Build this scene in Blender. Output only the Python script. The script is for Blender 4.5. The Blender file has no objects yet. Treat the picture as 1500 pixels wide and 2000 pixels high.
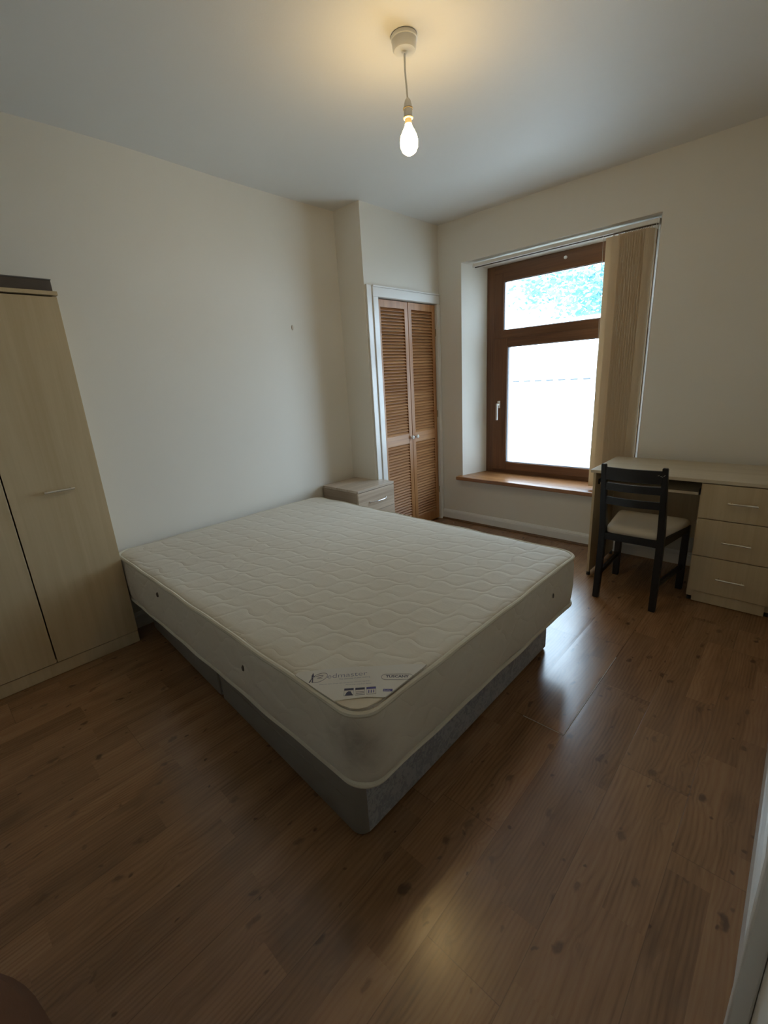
import bpy, bmesh, math, random
from mathutils import Vector, Matrix
random.seed(7)
PI = math.pi
S = bpy.context.scene
C = S.collection

# ------------------------------------------------------------------ camera, world, lights, exposure
cam_d = bpy.data.cameras.new('camera'); cam = bpy.data.objects.new('camera', cam_d); C.objects.link(cam)
fw = Vector((-0.66332005, 0.69179494, -0.28535288))
rt = Vector((0.73241587, 0.67839245, -0.05788503))
up = Vector((-0.15353667, 0.24739328, 0.95667291))
M = Matrix.Identity(4)
for i in range(3):
    M[i][0] = rt[i]; M[i][1] = up[i]; M[i][2] = -fw[i]
M[0][3], M[1][3], M[2][3] = 2.80648, -3.49630, 1.36323
cam.matrix_world = M
cam_d.sensor_fit = 'HORIZONTAL'; cam_d.sensor_width = 36.0
cam_d.lens = 876.16 / 1500 * 36.0
cam_d.clip_start = 0.01; cam_d.clip_end = 300
S.camera = cam

SKY = 14.0
BULB = 92.0
EXPO = 0.1
w = bpy.data.worlds.new('overcast_sky'); S.world = w; w.use_nodes = True
bg = w.node_tree.nodes['Background']
bg.inputs['Color'].default_value = (0.64, 0.81, 1.0, 1); bg.inputs['Strength'].default_value = SKY
pl = bpy.data.lights.new('window_portal', 'AREA'); pl.shape = 'RECTANGLE'; pl.size = 1.5; pl.size_y = 2.0
pl.cycles.is_portal = True
po = bpy.data.objects.new('window_portal', pl); C.objects.link(po)
po.location = (1.24, 0.362, 1.35); po.rotation_euler = (-PI/2, 0, 0)
S.view_settings.view_transform = 'Standard'; S.view_settings.look = 'None'
S.view_settings.gamma = 1.0; S.view_settings.use_curve_mapping = False
S.view_settings.exposure = EXPO

# ------------------------------------------------------------------ node helpers
def newmat(name):
    m = bpy.data.materials.new(name); m.use_nodes = True
    nt = m.node_tree; nt.nodes.clear()
    o = nt.nodes.new('ShaderNodeOutputMaterial'); b = nt.nodes.new('ShaderNodeBsdfPrincipled')
    nt.links.new(b.outputs[0], o.inputs[0])
    return m, nt, b
def N(nt, t, **k):
    n = nt.nodes.new(t)
    for a, v in k.items(): setattr(n, a, v)
    return n
def setin(nt, sock, v):
    if hasattr(v, 'is_output'): nt.links.new(v, sock)
    elif isinstance(v, (tuple, list)) and len(v) == 3 and sock.type == 'RGBA': sock.default_value = (*v, 1)
    else: sock.default_value = v
def mth(nt, op, a, b=0.0, c=0.0):
    n = N(nt, 'ShaderNodeMath', operation=op)
    for i, v in enumerate((a, b, c)): setin(nt, n.inputs[i], v)
    return n.outputs[0]
def mapped(nt, scale=(1, 1, 1), loc=(0, 0, 0), rot=(0, 0, 0), src=None):
    if src is None: src = N(nt, 'ShaderNodeTexCoord').outputs['Object']
    mp = N(nt, 'ShaderNodeMapping'); nt.links.new(src, mp.inputs[0])
    setin(nt, mp.inputs['Scale'], scale); setin(nt, mp.inputs['Location'], loc); setin(nt, mp.inputs['Rotation'], rot)
    return mp.outputs[0]
def noise(nt, vec, scale=5, detail=3, rough=0.5, dist=0.0):
    n = N(nt, 'ShaderNodeTexNoise'); nt.links.new(vec, n.inputs['Vector'])
    n.inputs['Scale'].default_value = scale; n.inputs['Detail'].default_value = detail
    n.inputs['Roughness'].default_value = rough; n.inputs['Distortion'].default_value = dist
    return n.outputs['Fac']
def ramp(nt, fac, stops):
    r = N(nt, 'ShaderNodeValToRGB'); nt.links.new(fac, r.inputs[0])
    e = r.color_ramp.elements
    while len(e) < len(stops): e.new(0.5)
    for k, (p, c) in enumerate(stops):
        e[k].position = p; e[k].color = (*c, 1) if len(c) == 3 else c
    return r.outputs[0]
def mix(nt, fac, a, b, mode='MIX'):
    n = N(nt, 'ShaderNodeMix', data_type='RGBA', blend_type=mode)
    setin(nt, n.inputs[0], fac); setin(nt, n.inputs[6], a); setin(nt, n.inputs[7], b)
    return n.outputs[2]
def bump(nt, b, h, strength=0.3, dist=0.002):
    n = N(nt, 'ShaderNodeBump'); nt.links.new(h, n.inputs['Height'])
    n.inputs['Strength'].default_value = strength; n.inputs['Distance'].default_value = dist
    nt.links.new(n.outputs[0], b.inputs['Normal'])
def g(v): return (v, v, v)

def plain(name, col, rough=0.5, metal=0.0, spec=0.5, bmp=0.0, bscale=200, var=0.0):
    m, nt, b = newmat(name)
    b.inputs['Base Color'].default_value = (*col, 1); b.inputs['Roughness'].default_value = rough
    b.inputs['Metallic'].default_value = metal; b.inputs['Specular IOR Level'].default_value = spec
    v = mapped(nt)
    if var:
        f = noise(nt, v, 6, 4)
        nt.links.new(mix(nt, f, tuple(c*(1-var) for c in col), tuple(min(1, c*(1+var)) for c in col)), b.inputs['Base Color'])
    if bmp: bump(nt, b, noise(nt, v, bscale, 3), bmp, 0.001)
    return m
def paint(name, col, rough=0.6):
    m, nt, b = newmat(name)
    v = mapped(nt); f = noise(nt, v, 1.3, 4, 0.6)
    nt.links.new(mix(nt, f, tuple(c*0.965 for c in col), tuple(min(1, c*1.02) for c in col)), b.inputs['Base Color'])
    b.inputs['Roughness'].default_value = rough; b.inputs['Specular IOR Level'].default_value = 0.3
    h = mth(nt, 'ADD', noise(nt, v, 2.0, 2), mth(nt, 'MULTIPLY', noise(nt, v, 160, 3), 0.05))
    bump(nt, b, h, 0.35, 0.012)
    return m
def wood(name, dark, light, axis=2, fine=60, rough=0.45, contrast=1.0, spec=0.4, cath=0.0):
    m, nt, b = newmat(name)
    sc = [fine, fine, fine]; sc[axis] = fine*0.035
    f1 = noise(nt, mapped(nt, tuple(sc)), 1.0, 5, 0.6, 0.4)
    sc2 = [9, 9, 9]; sc2[axis] = 0.9
    f2 = noise(nt, mapped(nt, tuple(sc2), (3.1, 1.7, 5.2)), 1.0, 3, 0.5, 0.8 + cath)
    f = mth(nt, 'ADD', mth(nt, 'MULTIPLY', f1, 0.55), mth(nt, 'MULTIPLY', f2, 0.45))
    k = 0.16/contrast
    nt.links.new(ramp(nt, f, [(0.5-k, dark), (0.5+k, light)]), b.inputs['Base Color'])
    b.inputs['Roughness'].default_value = rough; b.inputs['Specular IOR Level'].default_value = spec
    bump(nt, b, f1, 0.12, 0.001)
    return m

M_wall = paint('cream_wall_paint', (0.80, 0.765, 0.69))
M_ceil = paint('white_ceiling_paint', (0.80, 0.79, 0.76))
M_gloss = plain('white_gloss_paint', (0.82, 0.81, 0.78), 0.28, bmp=0.05, bscale=30)
M_white = plain('white_plastic', (0.80, 0.79, 0.75), 0.35, bmp=0.02)
M_brass = plain('dull_brass_ring', (0.32, 0.24, 0.12), 0.5, bmp=0.02)
M_chrome = plain('brushed_chrome', (0.75, 0.75, 0.76), 0.22, 1.0, bmp=0.02)
M_maple_v = wood('maple_laminate', (0.50, 0.380, 0.220), (0.62, 0.495, 0.315), 2, 40, 0.42, 0.8)
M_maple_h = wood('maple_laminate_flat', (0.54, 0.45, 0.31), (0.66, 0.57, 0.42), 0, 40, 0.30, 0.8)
M_oakgrey = wood('grey_oak_laminate', (0.36, 0.27, 0.19), (0.56, 0.45, 0.34), 1, 50, 0.4, 1.3)
M_oakgrey_x = wood('grey_oak_laminate_top', (0.38, 0.30, 0.22), (0.58, 0.48, 0.38), 1, 45, 0.35, 1.2)
M_pine = wood('stained_pine_louvre', (0.30, 0.125, 0.042), (0.50, 0.25, 0.10), 1, 45, 0.38, 1.1)
M_pine_v = wood('stained_pine_frame', (0.33, 0.14, 0.047), (0.50, 0.25, 0.10), 2, 45, 0.38, 1.1)
M_oakwin_v = wood('brown_window_foil', (0.11, 0.045, 0.018), (0.19, 0.085, 0.034), 2, 60, 0.35, 1.3)
M_oakwin_h = wood('brown_window_foil_flat', (0.11, 0.045, 0.018), (0.19, 0.085, 0.034), 0, 60, 0.35, 1.3)
M_nickel = plain('satin_nickel', (0.80, 0.74, 0.62), 0.25, 0.6, bmp=0.02)
M_sill = wood('varnished_sill', (0.25, 0.10, 0.035), (0.42, 0.20, 0.075), 0, 40, 0.27, 1.0, 1.0)
M_black = plain('black_brown_lacquer', (0.010, 0.009, 0.010), 0.38, spec=0.5, bmp=0.03, bscale=60)
M_blackpl = plain('black_plastic', (0.012, 0.012, 0.012), 0.5)
M_seat = plain('beige_seat_fabric', (0.56, 0.49, 0.38), 0.9, spec=0.1, bmp=0.4, bscale=400, var=0.05)
M_pipe = plain('cream_piping_tape', (0.62, 0.58, 0.47), 0.8, spec=0.15, bmp=0.3, bscale=300)
M_box = plain('dark_brown_board', (0.085, 0.066, 0.05), 0.7, bmp=0.2, bscale=30, var=0.15)
M_bead = wood('wood_beading', (0.12, 0.06, 0.03), (0.20, 0.11, 0.055), 0, 40, 0.4)
M_shape = plain('brown_shape_cloth', (0.16, 0.085, 0.055), 0.9, spec=0.1, bmp=0.5, bscale=250, var=0.08)
M_rubber = plain('grey_seal', (0.05, 0.05, 0.055), 0.6)

def mat_floor():
    m, nt, b = newmat('pine_laminate_planks')
    tc = N(nt, 'ShaderNodeTexCoord').outputs['Object']
    sp = N(nt, 'ShaderNodeSeparateXYZ'); nt.links.new(tc, sp.inputs[0])
    X, Y = sp.outputs[0], sp.outputs[1]
    u = mth(nt, 'DIVIDE', mth(nt, 'SUBTRACT', X, 2.09-4.1), 0.205)
    iu = mth(nt, 'FLOOR', u); fu = mth(nt, 'FRACT', u)
    wn = N(nt, 'ShaderNodeTexWhiteNoise', noise_dimensions='1D'); nt.links.new(iu, wn.inputs['W'])
    v = mth(nt, 'ADD', mth(nt, 'DIVIDE', Y, 1.26), mth(nt, 'MULTIPLY', wn.outputs['Value'], 7.3))
    iv = mth(nt, 'FLOOR', v); fv = mth(nt, 'FRACT', v)
    cb = N(nt, 'ShaderNodeCombineXYZ'); nt.links.new(iu, cb.inputs[0]); nt.links.new(iv, cb.inputs[1])
    w2 = N(nt, 'ShaderNodeTexWhiteNoise', noise_dimensions='3D'); nt.links.new(cb.outputs[0], w2.inputs['Vector'])
    off = N(nt, 'ShaderNodeVectorMath', operation='SCALE'); nt.links.new(w2.outputs['Color'], off.inputs[0]); off.inputs['Scale'].default_value = 17.0
    pc = N(nt, 'ShaderNodeVectorMath', operation='ADD'); nt.links.new(tc, pc.inputs[0]); nt.links.new(off.outputs[0], pc.inputs[1])
    P = pc.outputs[0]
    # printed strips: two per plank, staggered, each with its own tone
    us = mth(nt, 'DIVIDE', mth(nt, 'SUBTRACT', X, 2.09-4.1), 0.1025)
    ius = mth(nt, 'FLOOR', us)
    wa = N(nt, 'ShaderNodeTexWhiteNoise', noise_dimensions='1D'); nt.links.new(ius, wa.inputs['W'])
    vs_ = mth(nt, 'FLOOR', mth(nt, 'ADD', mth(nt, 'DIVIDE', Y, 0.52), mth(nt, 'MULTIPLY', wa.outputs['Value'], 9.1)))
    cs_ = N(nt, 'ShaderNodeCombineXYZ'); nt.links.new(ius, cs_.inputs[0]); nt.links.new(vs_, cs_.inputs[1]); cs_.inputs[2].default_value = 3.3
    w3 = N(nt, 'ShaderNodeTexWhiteNoise', noise_dimensions='3D'); nt.links.new(cs_.outputs[0], w3.inputs['Vector'])
    of3 = N(nt, 'ShaderNodeVectorMath', operation='SCALE'); nt.links.new(w3.outputs['Color'], of3.inputs[0]); of3.inputs['Scale'].default_value = 13.0
    pb = N(nt, 'ShaderNodeVectorMath', operation='ADD'); nt.links.new(P, pb.inputs[0]); nt.links.new(of3.outputs[0], pb.inputs[1]); Q = pb.outputs[0]
    # knots, irregular and smudged
    wk = N(nt, 'ShaderNodeTexNoise'); nt.links.new(P, wk.inputs['Vector']); wk.inputs['Scale'].default_value = 16; wk.inputs['Detail'].default_value = 3
    wks = N(nt, 'ShaderNodeVectorMath', operation='SCALE'); nt.links.new(wk.outputs['Color'], wks.inputs[0]); wks.inputs['Scale'].default_value = 0.055
    pk_ = N(nt, 'ShaderNodeVectorMath', operation='ADD'); nt.links.new(P, pk_.inputs[0]); nt.links.new(wks.outputs[0], pk_.inputs[1])
    def knots(sx, sy, r, thr, soft):
        vo = N(nt, 'ShaderNodeTexVoronoi', feature='F1', voronoi_dimensions='2D'); nt.links.new(mapped(nt, (sx, sy, 1), rot=(0, 0, 0.25), src=pk_.outputs[0]), vo.inputs['Vector']); vo.inputs['Scale'].default_value = 1.0
        k = N(nt, 'ShaderNodeMapRange', interpolation_type='SMOOTHSTEP'); nt.links.new(vo.outputs['Distance'], k.inputs['Value'])
        k.inputs['From Min'].default_value = r*soft; k.inputs['From Max'].default_value = r; k.inputs['To Min'].default_value = 1.0; k.inputs['To Max'].default_value = 0.0
        sep = N(nt, 'ShaderNodeSeparateColor'); nt.links.new(vo.outputs['Color'], sep.inputs[0])
        return mth(nt, 'MULTIPLY', k.outputs[0], mth(nt, 'MULTIPLY', mth(nt, 'GREATER_THAN', sep.outputs[0], thr), mth(nt, 'ADD', 0.45, mth(nt, 'MULTIPLY', sep.outputs[1], 0.55)))), vo.outputs['Distance']
    k1, kd = knots(7.5, 4.2, 0.10, 0.40, 0.35)
    k2, _ = knots(11.0, 7.5, 0.075, 0.55, 0.3)
    k3, _ = knots(5.0, 2.2, 0.20, 0.70, 0.1)
    knot = mth(nt, 'MINIMUM', mth(nt, 'ADD', mth(nt, 'MAXIMUM', k1, k2), mth(nt, 'MULTIPLY', k3, 0.45)), 1.0)
    lo = noise(nt, mapped(nt, (7, 0.7, 1), src=Q), 1, 2, 0.5, 0.2)
    sp2 = N(nt, 'ShaderNodeSeparateXYZ'); nt.links.new(Q, sp2.inputs[0])
    ph = mth(nt, 'ADD', mth(nt, 'MULTIPLY', sp2.outputs[0], 75.0), mth(nt, 'MULTIPLY', lo, 7.0))
    ph = mth(nt, 'ADD', ph, mth(nt, 'DIVIDE', 0.30, mth(nt, 'ADD', kd, 0.12)))
    ring = mth(nt, 'ABSOLUTE', mth(nt, 'SUBTRACT', mth(nt, 'FRACT', ph), 0.5))
    ring = mth(nt, 'MULTIPLY', mth(nt, 'POWER', mth(nt, 'MULTIPLY', ring, 2.0), 1.5), noise(nt, mapped(nt, (6, 1.5, 1), src=Q), 1, 2))
    fine = noise(nt, mapped(nt, (150, 6, 1), src=Q), 1, 4, 0.6)
    blot = noise(nt, mapped(nt, (9, 1.6, 1), src=Q), 1, 4, 0.65)
    f = mth(nt, 'ADD', mth(nt, 'MULTIPLY', ring, 0.20), mth(nt, 'MULTIPLY', fine, 0.28))
    f = mth(nt, 'ADD', f, mth(nt, 'MULTIPLY', blot, 0.62))
    col = ramp(nt, f, [(0.36, (0.330, 0.180, 0.088)), (0.54, (0.250, 0.130, 0.061)), (0.74, (0.125, 0.060, 0.028))])
    tone = mth(nt, 'ADD', mth(nt, 'ADD', mth(nt, 'MULTIPLY', w2.outputs['Value'], 0.16), 0.78), mth(nt, 'MULTIPLY', w3.outputs['Value'], 0.25))
    tc3 = N(nt, 'ShaderNodeCombineXYZ')
    for k in range(3): nt.links.new(tone, tc3.inputs[k])
    col = mix(nt, 1.0, col, tc3.outputs[0], 'MULTIPLY')
    col = mix(nt, mth(nt, 'MULTIPLY', knot, 0.72), col, (0.040, 0.020, 0.012))
    # seams
    e1 = mth(nt, 'MULTIPLY', mth(nt, 'MINIMUM', fu, mth(nt, 'SUBTRACT', 1.0, fu)), 0.205)
    e2 = mth(nt, 'MULTIPLY', mth(nt, 'MINIMUM', fv, mth(nt, 'SUBTRACT', 1.0, fv)), 1.26)
    e = mth(nt, 'MINIMUM', e1, e2)
    seam = mth(nt, 'LESS_THAN', e, 0.0011)
    col = mix(nt, mth(nt, 'MULTIPLY', seam, 0.35), col, (0.03, 0.017, 0.010))
    nt.links.new(col, b.inputs['Base Color'])
    rg = mth(nt, 'ADD', mth(nt, 'MULTIPLY', noise(nt, mapped(nt, (3, 3, 1)), 1, 4), 0.14), 0.17)
    nt.links.new(rg, b.inputs['Roughness'])
    b.inputs['Specular IOR Level'].default_value = 0.85
    h = mth(nt, 'SUBTRACT', mth(nt, 'MULTIPLY', fine, 0.10), mth(nt, 'MULTIPLY', seam, 0.7))
    h = mth(nt, 'ADD', h, mth(nt, 'MULTIPLY', mth(nt, 'SMOOTH_MIN', mth(nt, 'MULTIPLY', e1, 60.0), 1.0, 0.3), 0.6))
    bump(nt, b, h, 0.30, 0.0012)
    return m
M_floor = mat_floor()

def mat_quilt(name, quilt=True):
    m, nt, b = newmat(name)
    tc = N(nt, 'ShaderNodeTexCoord').outputs['Object']
    wn = N(nt, 'ShaderNodeTexNoise'); nt.links.new(tc, wn.inputs['Vector']); wn.inputs['Scale'].default_value = 8; wn.inputs['Detail'].default_value = 1.0
    sc = N(nt, 'ShaderNodeVectorMath', operation='SCALE'); nt.links.new(wn.outputs['Color'], sc.inputs[0]); sc.inputs['Scale'].default_value = 0.07
    ad = N(nt, 'ShaderNodeVectorMath', operation='ADD'); nt.links.new(tc, ad.inputs[0]); nt.links.new(sc.outputs[0], ad.inputs[1])
    sq = N(nt, 'ShaderNodeSeparateXYZ'); nt.links.new(mapped(nt, rot=(0, 0, PI/4 if quilt else 0), src=ad.outputs[0]), sq.inputs[0])
    # ogee stitching: neighbouring wavy lines swing in opposite phase
    uu = sq.outputs[1] if quilt else mth(nt, 'ADD', sq.outputs[0], sq.outputs[1]); vv = sq.outputs[0] if quilt else sq.outputs[2]
    p_ = 0.070; A_ = 0.024
    k0 = mth(nt, 'ROUND', mth(nt, 'DIVIDE', vv, p_))
    sn = mth(nt, 'SINE', mth(nt, 'MULTIPLY', uu, 2*PI/0.165))
    par = mth(nt, 'SUBTRACT', 1.0, mth(nt, 'MULTIPLY', mth(nt, 'PINGPONG', k0, 1.0), 2.0))
    wv = mth(nt, 'MULTIPLY', mth(nt, 'MULTIPLY', sn, par), A_)
    res = mth(nt, 'SUBTRACT', vv, mth(nt, 'MULTIPLY', k0, p_))
    d0 = mth(nt, 'ABSOLUTE', mth(nt, 'SUBTRACT', res, wv))
    d1 = mth(nt, 'ABSOLUTE', mth(nt, 'ADD', mth(nt, 'SUBTRACT', res, p_), wv))
    d2 = mth(nt, 'ABSOLUTE', mth(nt, 'ADD', mth(nt, 'ADD', res, p_), wv))
    dd = mth(nt, 'MINIMUM', d0, mth(nt, 'MINIMUM', d1, d2))
    cell = mth(nt, 'POWER', mth(nt, 'MINIMUM', mth(nt, 'MULTIPLY', dd, 45.0), 1.0), 0.6)
    rib = noise(nt, mapped(nt, (25, 130, 60), rot=(0, 0, PI/4), src=tc), 1, 2)
    st = noise(nt, tc, 1.8, 3); st2 = noise(nt, tc, 7, 4, 0.7)
    base = mix(nt, st, (0.60, 0.53, 0.42), (0.66, 0.62, 0.53))
    base = mix(nt, mth(nt, 'MULTIPLY', mth(nt, 'MAXIMUM', mth(nt, 'SUBTRACT', st2, 0.55), 0.0), 1.1), base, (0.44, 0.36, 0.26))
    if quilt:
        sv = N(nt, 'ShaderNodeTexVoronoi', feature='F1'); nt.links.new(tc, sv.inputs['Vector']); sv.inputs['Scale'].default_value = 9
        sp_ = mth(nt, 'LESS_THAN', sv.outputs['Distance'], 0.028)
        base = mix(nt, mth(nt, 'MULTIPLY', sp_, 0.6), base, (0.16, 0.12, 0.09))
    else:
        # grubby smudges near the foot corner
        ds = N(nt, 'ShaderNodeVectorMath', operation='DISTANCE'); nt.links.new(tc, ds.inputs[0]); ds.inputs[1].default_value = (-0.045, 0.03, -0.09)
        sm = mth(nt, 'MULTIPLY', mth(nt, 'MAXIMUM', mth(nt, 'SUBTRACT', 1.0, mth(nt, 'MULTIPLY', ds.outputs['Value'], 8.5)), 0.0), mth(nt, 'MULTIPLY', noise(nt, tc, 14, 4, 0.7), 0.95))
        base = mix(nt, sm, base, (0.15, 0.12, 0.10))
    nt.links.new(base, b.inputs['Base Color'])
    b.inputs['Roughness'].default_value = 0.72; b.inputs['Specular IOR Level'].default_value = 0.25
    b.inputs['Sheen Weight'].default_value = 0.15
    h = mth(nt, 'ADD', mth(nt, 'MULTIPLY', cell, 1.0), mth(nt, 'MULTIPLY', rib, 0.13))
    h = mth(nt, 'ADD', h, mth(nt, 'MULTIPLY', noise(nt, tc, 22, 3), 0.3))
    bump(nt, b, h, 0.42 if quilt else 0.32, 0.005)
    return m
M_quilt = mat_quilt('quilted_damask_top'); M_side = mat_quilt('quilted_damask_side', False)

def mat_damask():
    m, nt, b = newmat('grey_blue_damask')
    tc = N(nt, 'ShaderNodeTexCoord').outputs['Object']
    a = noise(nt, tc, 38, 3, 0.6, 1.6); c = noise(nt, tc, 14, 2, 0.5, 1.0)
    f = mth(nt, 'ADD', mth(nt, 'MULTIPLY', a, 0.7), mth(nt, 'MULTIPLY', c, 0.3))
    nt.links.new(ramp(nt, f, [(0.44, (0.20, 0.21, 0.23)), (0.54, (0.34, 0.345, 0.35))]), b.inputs['Base Color'])
    b.inputs['Roughness'].default_value = 0.6; b.inputs['Sheen Weight'].default_value = 0.3
    bump(nt, b, f, 0.25, 0.002)
    return m
M_damask = mat_damask()
M_divplain = plain('grey_divan_cloth', (0.235, 0.212, 0.182), 0.75, spec=0.2, bmp=0.3, bscale=180, var=0.12)
M_underside = plain('black_divan_underside', (0.02, 0.018, 0.016), 0.9)

def mat_slat():
    m, nt, b = newmat('cream_blind_fabric')
    b.inputs['Base Color'].default_value = (0.88, 0.72, 0.52, 1); b.inputs['Roughness'].default_value = 0.85
    b.inputs['Specular IOR Level'].default_value = 0.1
    bump(nt, b, noise(nt, mapped(nt, (400, 400, 120)), 1, 2), 0.2, 0.0006)
    tr = N(nt, 'ShaderNodeBsdfTranslucent'); tr.inputs['Color'].default_value = (0.88, 0.74, 0.52, 1)
    mx = N(nt, 'ShaderNodeMixShader'); mx.inputs[0].default_value = 0.16
    out = [n for n in nt.nodes if n.type == 'OUTPUT_MATERIAL'][0]
    nt.links.new(b.outputs[0], mx.inputs[1]); nt.links.new(tr.outputs[0], mx.inputs[2]); nt.links.new(mx.outputs[0], out.inputs[0])
    return m
M_slat = mat_slat()
def mat_glass():
    m = bpy.data.materials.new('window_glass'); m.use_nodes = True; nt = m.node_tree; nt.nodes.clear()
    o = N(nt, 'ShaderNodeOutputMaterial'); t = N(nt, 'ShaderNodeBsdfTransparent'); t.inputs[0].default_value = (0.95, 0.97, 0.97, 1)
    gl = N(nt, 'ShaderNodeBsdfGlossy'); gl.inputs['Roughness'].default_value = 0.01
    fr = N(nt, 'ShaderNodeFresnel'); fr.inputs['IOR'].default_value = 1.45
    mx = N(nt, 'ShaderNodeMixShader'); nt.links.new(mth(nt, 'MULTIPLY', fr.outputs[0], 0.5), mx.inputs[0])
    nt.links.new(t.outputs[0], mx.inputs[1]); nt.links.new(gl.outputs[0], mx.inputs[2]); nt.links.new(mx.outputs[0], o.inputs[0])
    return m
M_glass = mat_glass()
def mat_bulb():
    m, nt, b = newmat('glowing_bulb_glass')
    b.inputs['Base Color'].default_value = (0.9, 0.85, 0.7, 1)
    b.inputs['Emission Color'].default_value = (1.0, 0.69, 0.28, 1); b.inputs['Emission Strength'].default_value = BULB
    return m
M_bulb = mat_bulb()
M_label = plain('white_mattress_label', (0.62, 0.585, 0.52), 0.6, spec=0.3, bmp=0.1, bscale=120)
M_inkgrey = plain('grey_blue_ink', (0.20, 0.20, 0.25), 0.6)
M_inknavy = plain('navy_ink', (0.030, 0.032, 0.075), 0.6)
M_inkblue = plain('violet_blue_ink', (0.06, 0.055, 0.22), 0.6)
M_tuft = plain('dark_vent_eyelet', (0.11, 0.09, 0.07), 0.7)
M_cardf = plain('pale_felt_pocket', (0.60, 0.53, 0.41), 0.9, spec=0.1, bmp=0.3, bscale=200)

# ------------------------------------------------------------------ mesh helpers (world coordinates; shifted to the parent's base)
OFF = {}
def link(name, me, parent, mats):
    for m in (mats if isinstance(mats, (list, tuple)) else [mats]): me.materials.append(m)
    o = bpy.data.objects.new(name, me); C.objects.link(o)
    if parent is not None:
        o.parent = parent; OFF[o.name] = OFF[parent.name]
    return o
def obj(name, bm, mats, parent=None, smooth=False, origin=None):
    off = OFF[parent.name] if parent is not None else (Vector(origin) if origin is not None else Vector((0, 0, 0)))
    bmesh.ops.translate(bm, vec=-off, verts=bm.verts)
    bmesh.ops.recalc_face_normals(bm, faces=bm.faces)
    me = bpy.data.meshes.new(name); bm.to_mesh(me); bm.free()
    if smooth:
        me.polygons.foreach_set('use_smooth', [True]*len(me.polygons))
        try: me.set_sharp_from_angle(angle=math.radians(38))
        except Exception: pass
    o = link(name, me, parent, mats)
    if parent is None: o.location = off; OFF[o.name] = off
    return o
def thing(name, label, cat, loc, group=None, kind=None):
    o = bpy.data.objects.new(name, None); C.objects.link(o); o.empty_display_size = 0.1
    o.location = loc; OFF[o.name] = Vector(loc)
    if kind: o['kind'] = kind
    else: o['label'] = label; o['category'] = cat
    if group: o['group'] = group
    return o
def tag(o, label, cat, group=None):
    o['label'] = label; o['category'] = cat
    if group: o['group'] = group
    return o
def struct(name, bm, mats, smooth=False, parent=None):
    o = obj(name, bm, mats, parent, smooth)
    if parent is None: o['kind'] = 'structure'
    return o
def NB(): return bmesh.new()
def box(bm, x0, x1, y0, y1, z0, z1, bev=0.0, seg=2, mi=0, rot=None, piv=None):
    r = bmesh.ops.create_cube(bm, size=1.0); vs = r['verts']
    for v in vs:
        v.co = Vector(((x0+x1)/2+v.co.x*(x1-x0), (y0+y1)/2+v.co.y*(y1-y0), (z0+z1)/2+v.co.z*(z1-z0)))
    fs = list({f for v in vs for f in v.link_faces})
    if bev > 0:
        es = list({e for v in vs for e in v.link_edges})
        r2 = bmesh.ops.bevel(bm, geom=es, offset=bev, segments=seg, affect='EDGES', profile=0.5)
        fs = list({f for f in r2['faces']} | {f for f in fs if f.is_valid})
        vs = list({v for f in fs for v in f.verts})
    for f in fs: f.material_index = mi
    if rot is not None:
        pv = Vector(piv) if piv is not None else Vector(((x0+x1)/2, (y0+y1)/2, (z0+z1)/2))
        for v in vs: v.co = pv + rot @ (v.co - pv)
    return vs
def boxo(name, dims, m, parent=None, bev=0.0015, **k):
    bm = NB(); box(bm, *dims, bev=bev, **k); return obj(name, bm, m, parent)
def beam(bm, p, q, wx, wy, bev=0.002, ref=Vector((1, 0, 0))):
    p = Vector(p); q = Vector(q); d = (q-p); L = d.length; d.normalize()
    a = (ref - d*ref.dot(d)).normalized(); c = d.cross(a)
    vs = box(bm, -wx/2, wx/2, -wy/2, wy/2, 0, L, bev=bev)
    for v in vs: v.co = p + a*v.co.x + c*v.co.y + d*v.co.z
def lathe(bm, prof, cx, cy, seg=32, axis='z', mi=0):
    rings = []
    for r, z in prof:
        if r < 1e-6: rings.append([bm.verts.new((cx, cy, z))])
        else: rings.append([bm.verts.new((cx+r*math.cos(2*PI*i/seg), cy+r*math.sin(2*PI*i/seg), z)) for i in range(seg)])
    out = []
    for a, b in zip(rings, rings[1:]):
        for i in range(seg):
            j = (i+1) % seg
            if len(a) == 1 and len(b) == 1: continue
            if len(a) == 1: f = bm.faces.new((a[0], b[i], b[j]))
            elif len(b) == 1: f = bm.faces.new((a[i], a[j], b[0]))
            else: f = bm.faces.new((a[i], a[j], b[j], b[i]))
            f.material_index = mi
    return [v for r in rings for v in r]
def tube(bm, pts, r, seg=8, closed=False, cap=True):
    pts = [Vector(p) for p in pts]; n = len(pts); rings = []
    prev = None
    for k, p in enumerate(pts):
        if closed: d = pts[(k+1) % n]-pts[k-1]
        else: d = pts[min(k+1, n-1)]-pts[max(k-1, 0)]
        d.normalize()
        if prev is None:
            a = d.orthogonal().normalized()
            if abs(d.z) < 0.9: a = (Vector((0, 0, 1))-d*d.z).normalized()
        else: a = (prev-d*prev.dot(d)).normalized()
        prev = a; c = d.cross(a)
        rings.append([bm.verts.new(p+(a*math.cos(2*PI*i/seg)+c*math.sin(2*PI*i/seg))*r) for i in range(seg)])
    m = n if closed else n-1
    for k in range(m):
        A = rings[k]; B = rings[(k+1) % n]
        for i in range(seg):
            j = (i+1) % seg; bm.faces.new((A[i], A[j], B[j], B[i]))
    if not closed and cap:
        bm.faces.new(rings[0][::-1]); bm.faces.new(rings[-1])
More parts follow.
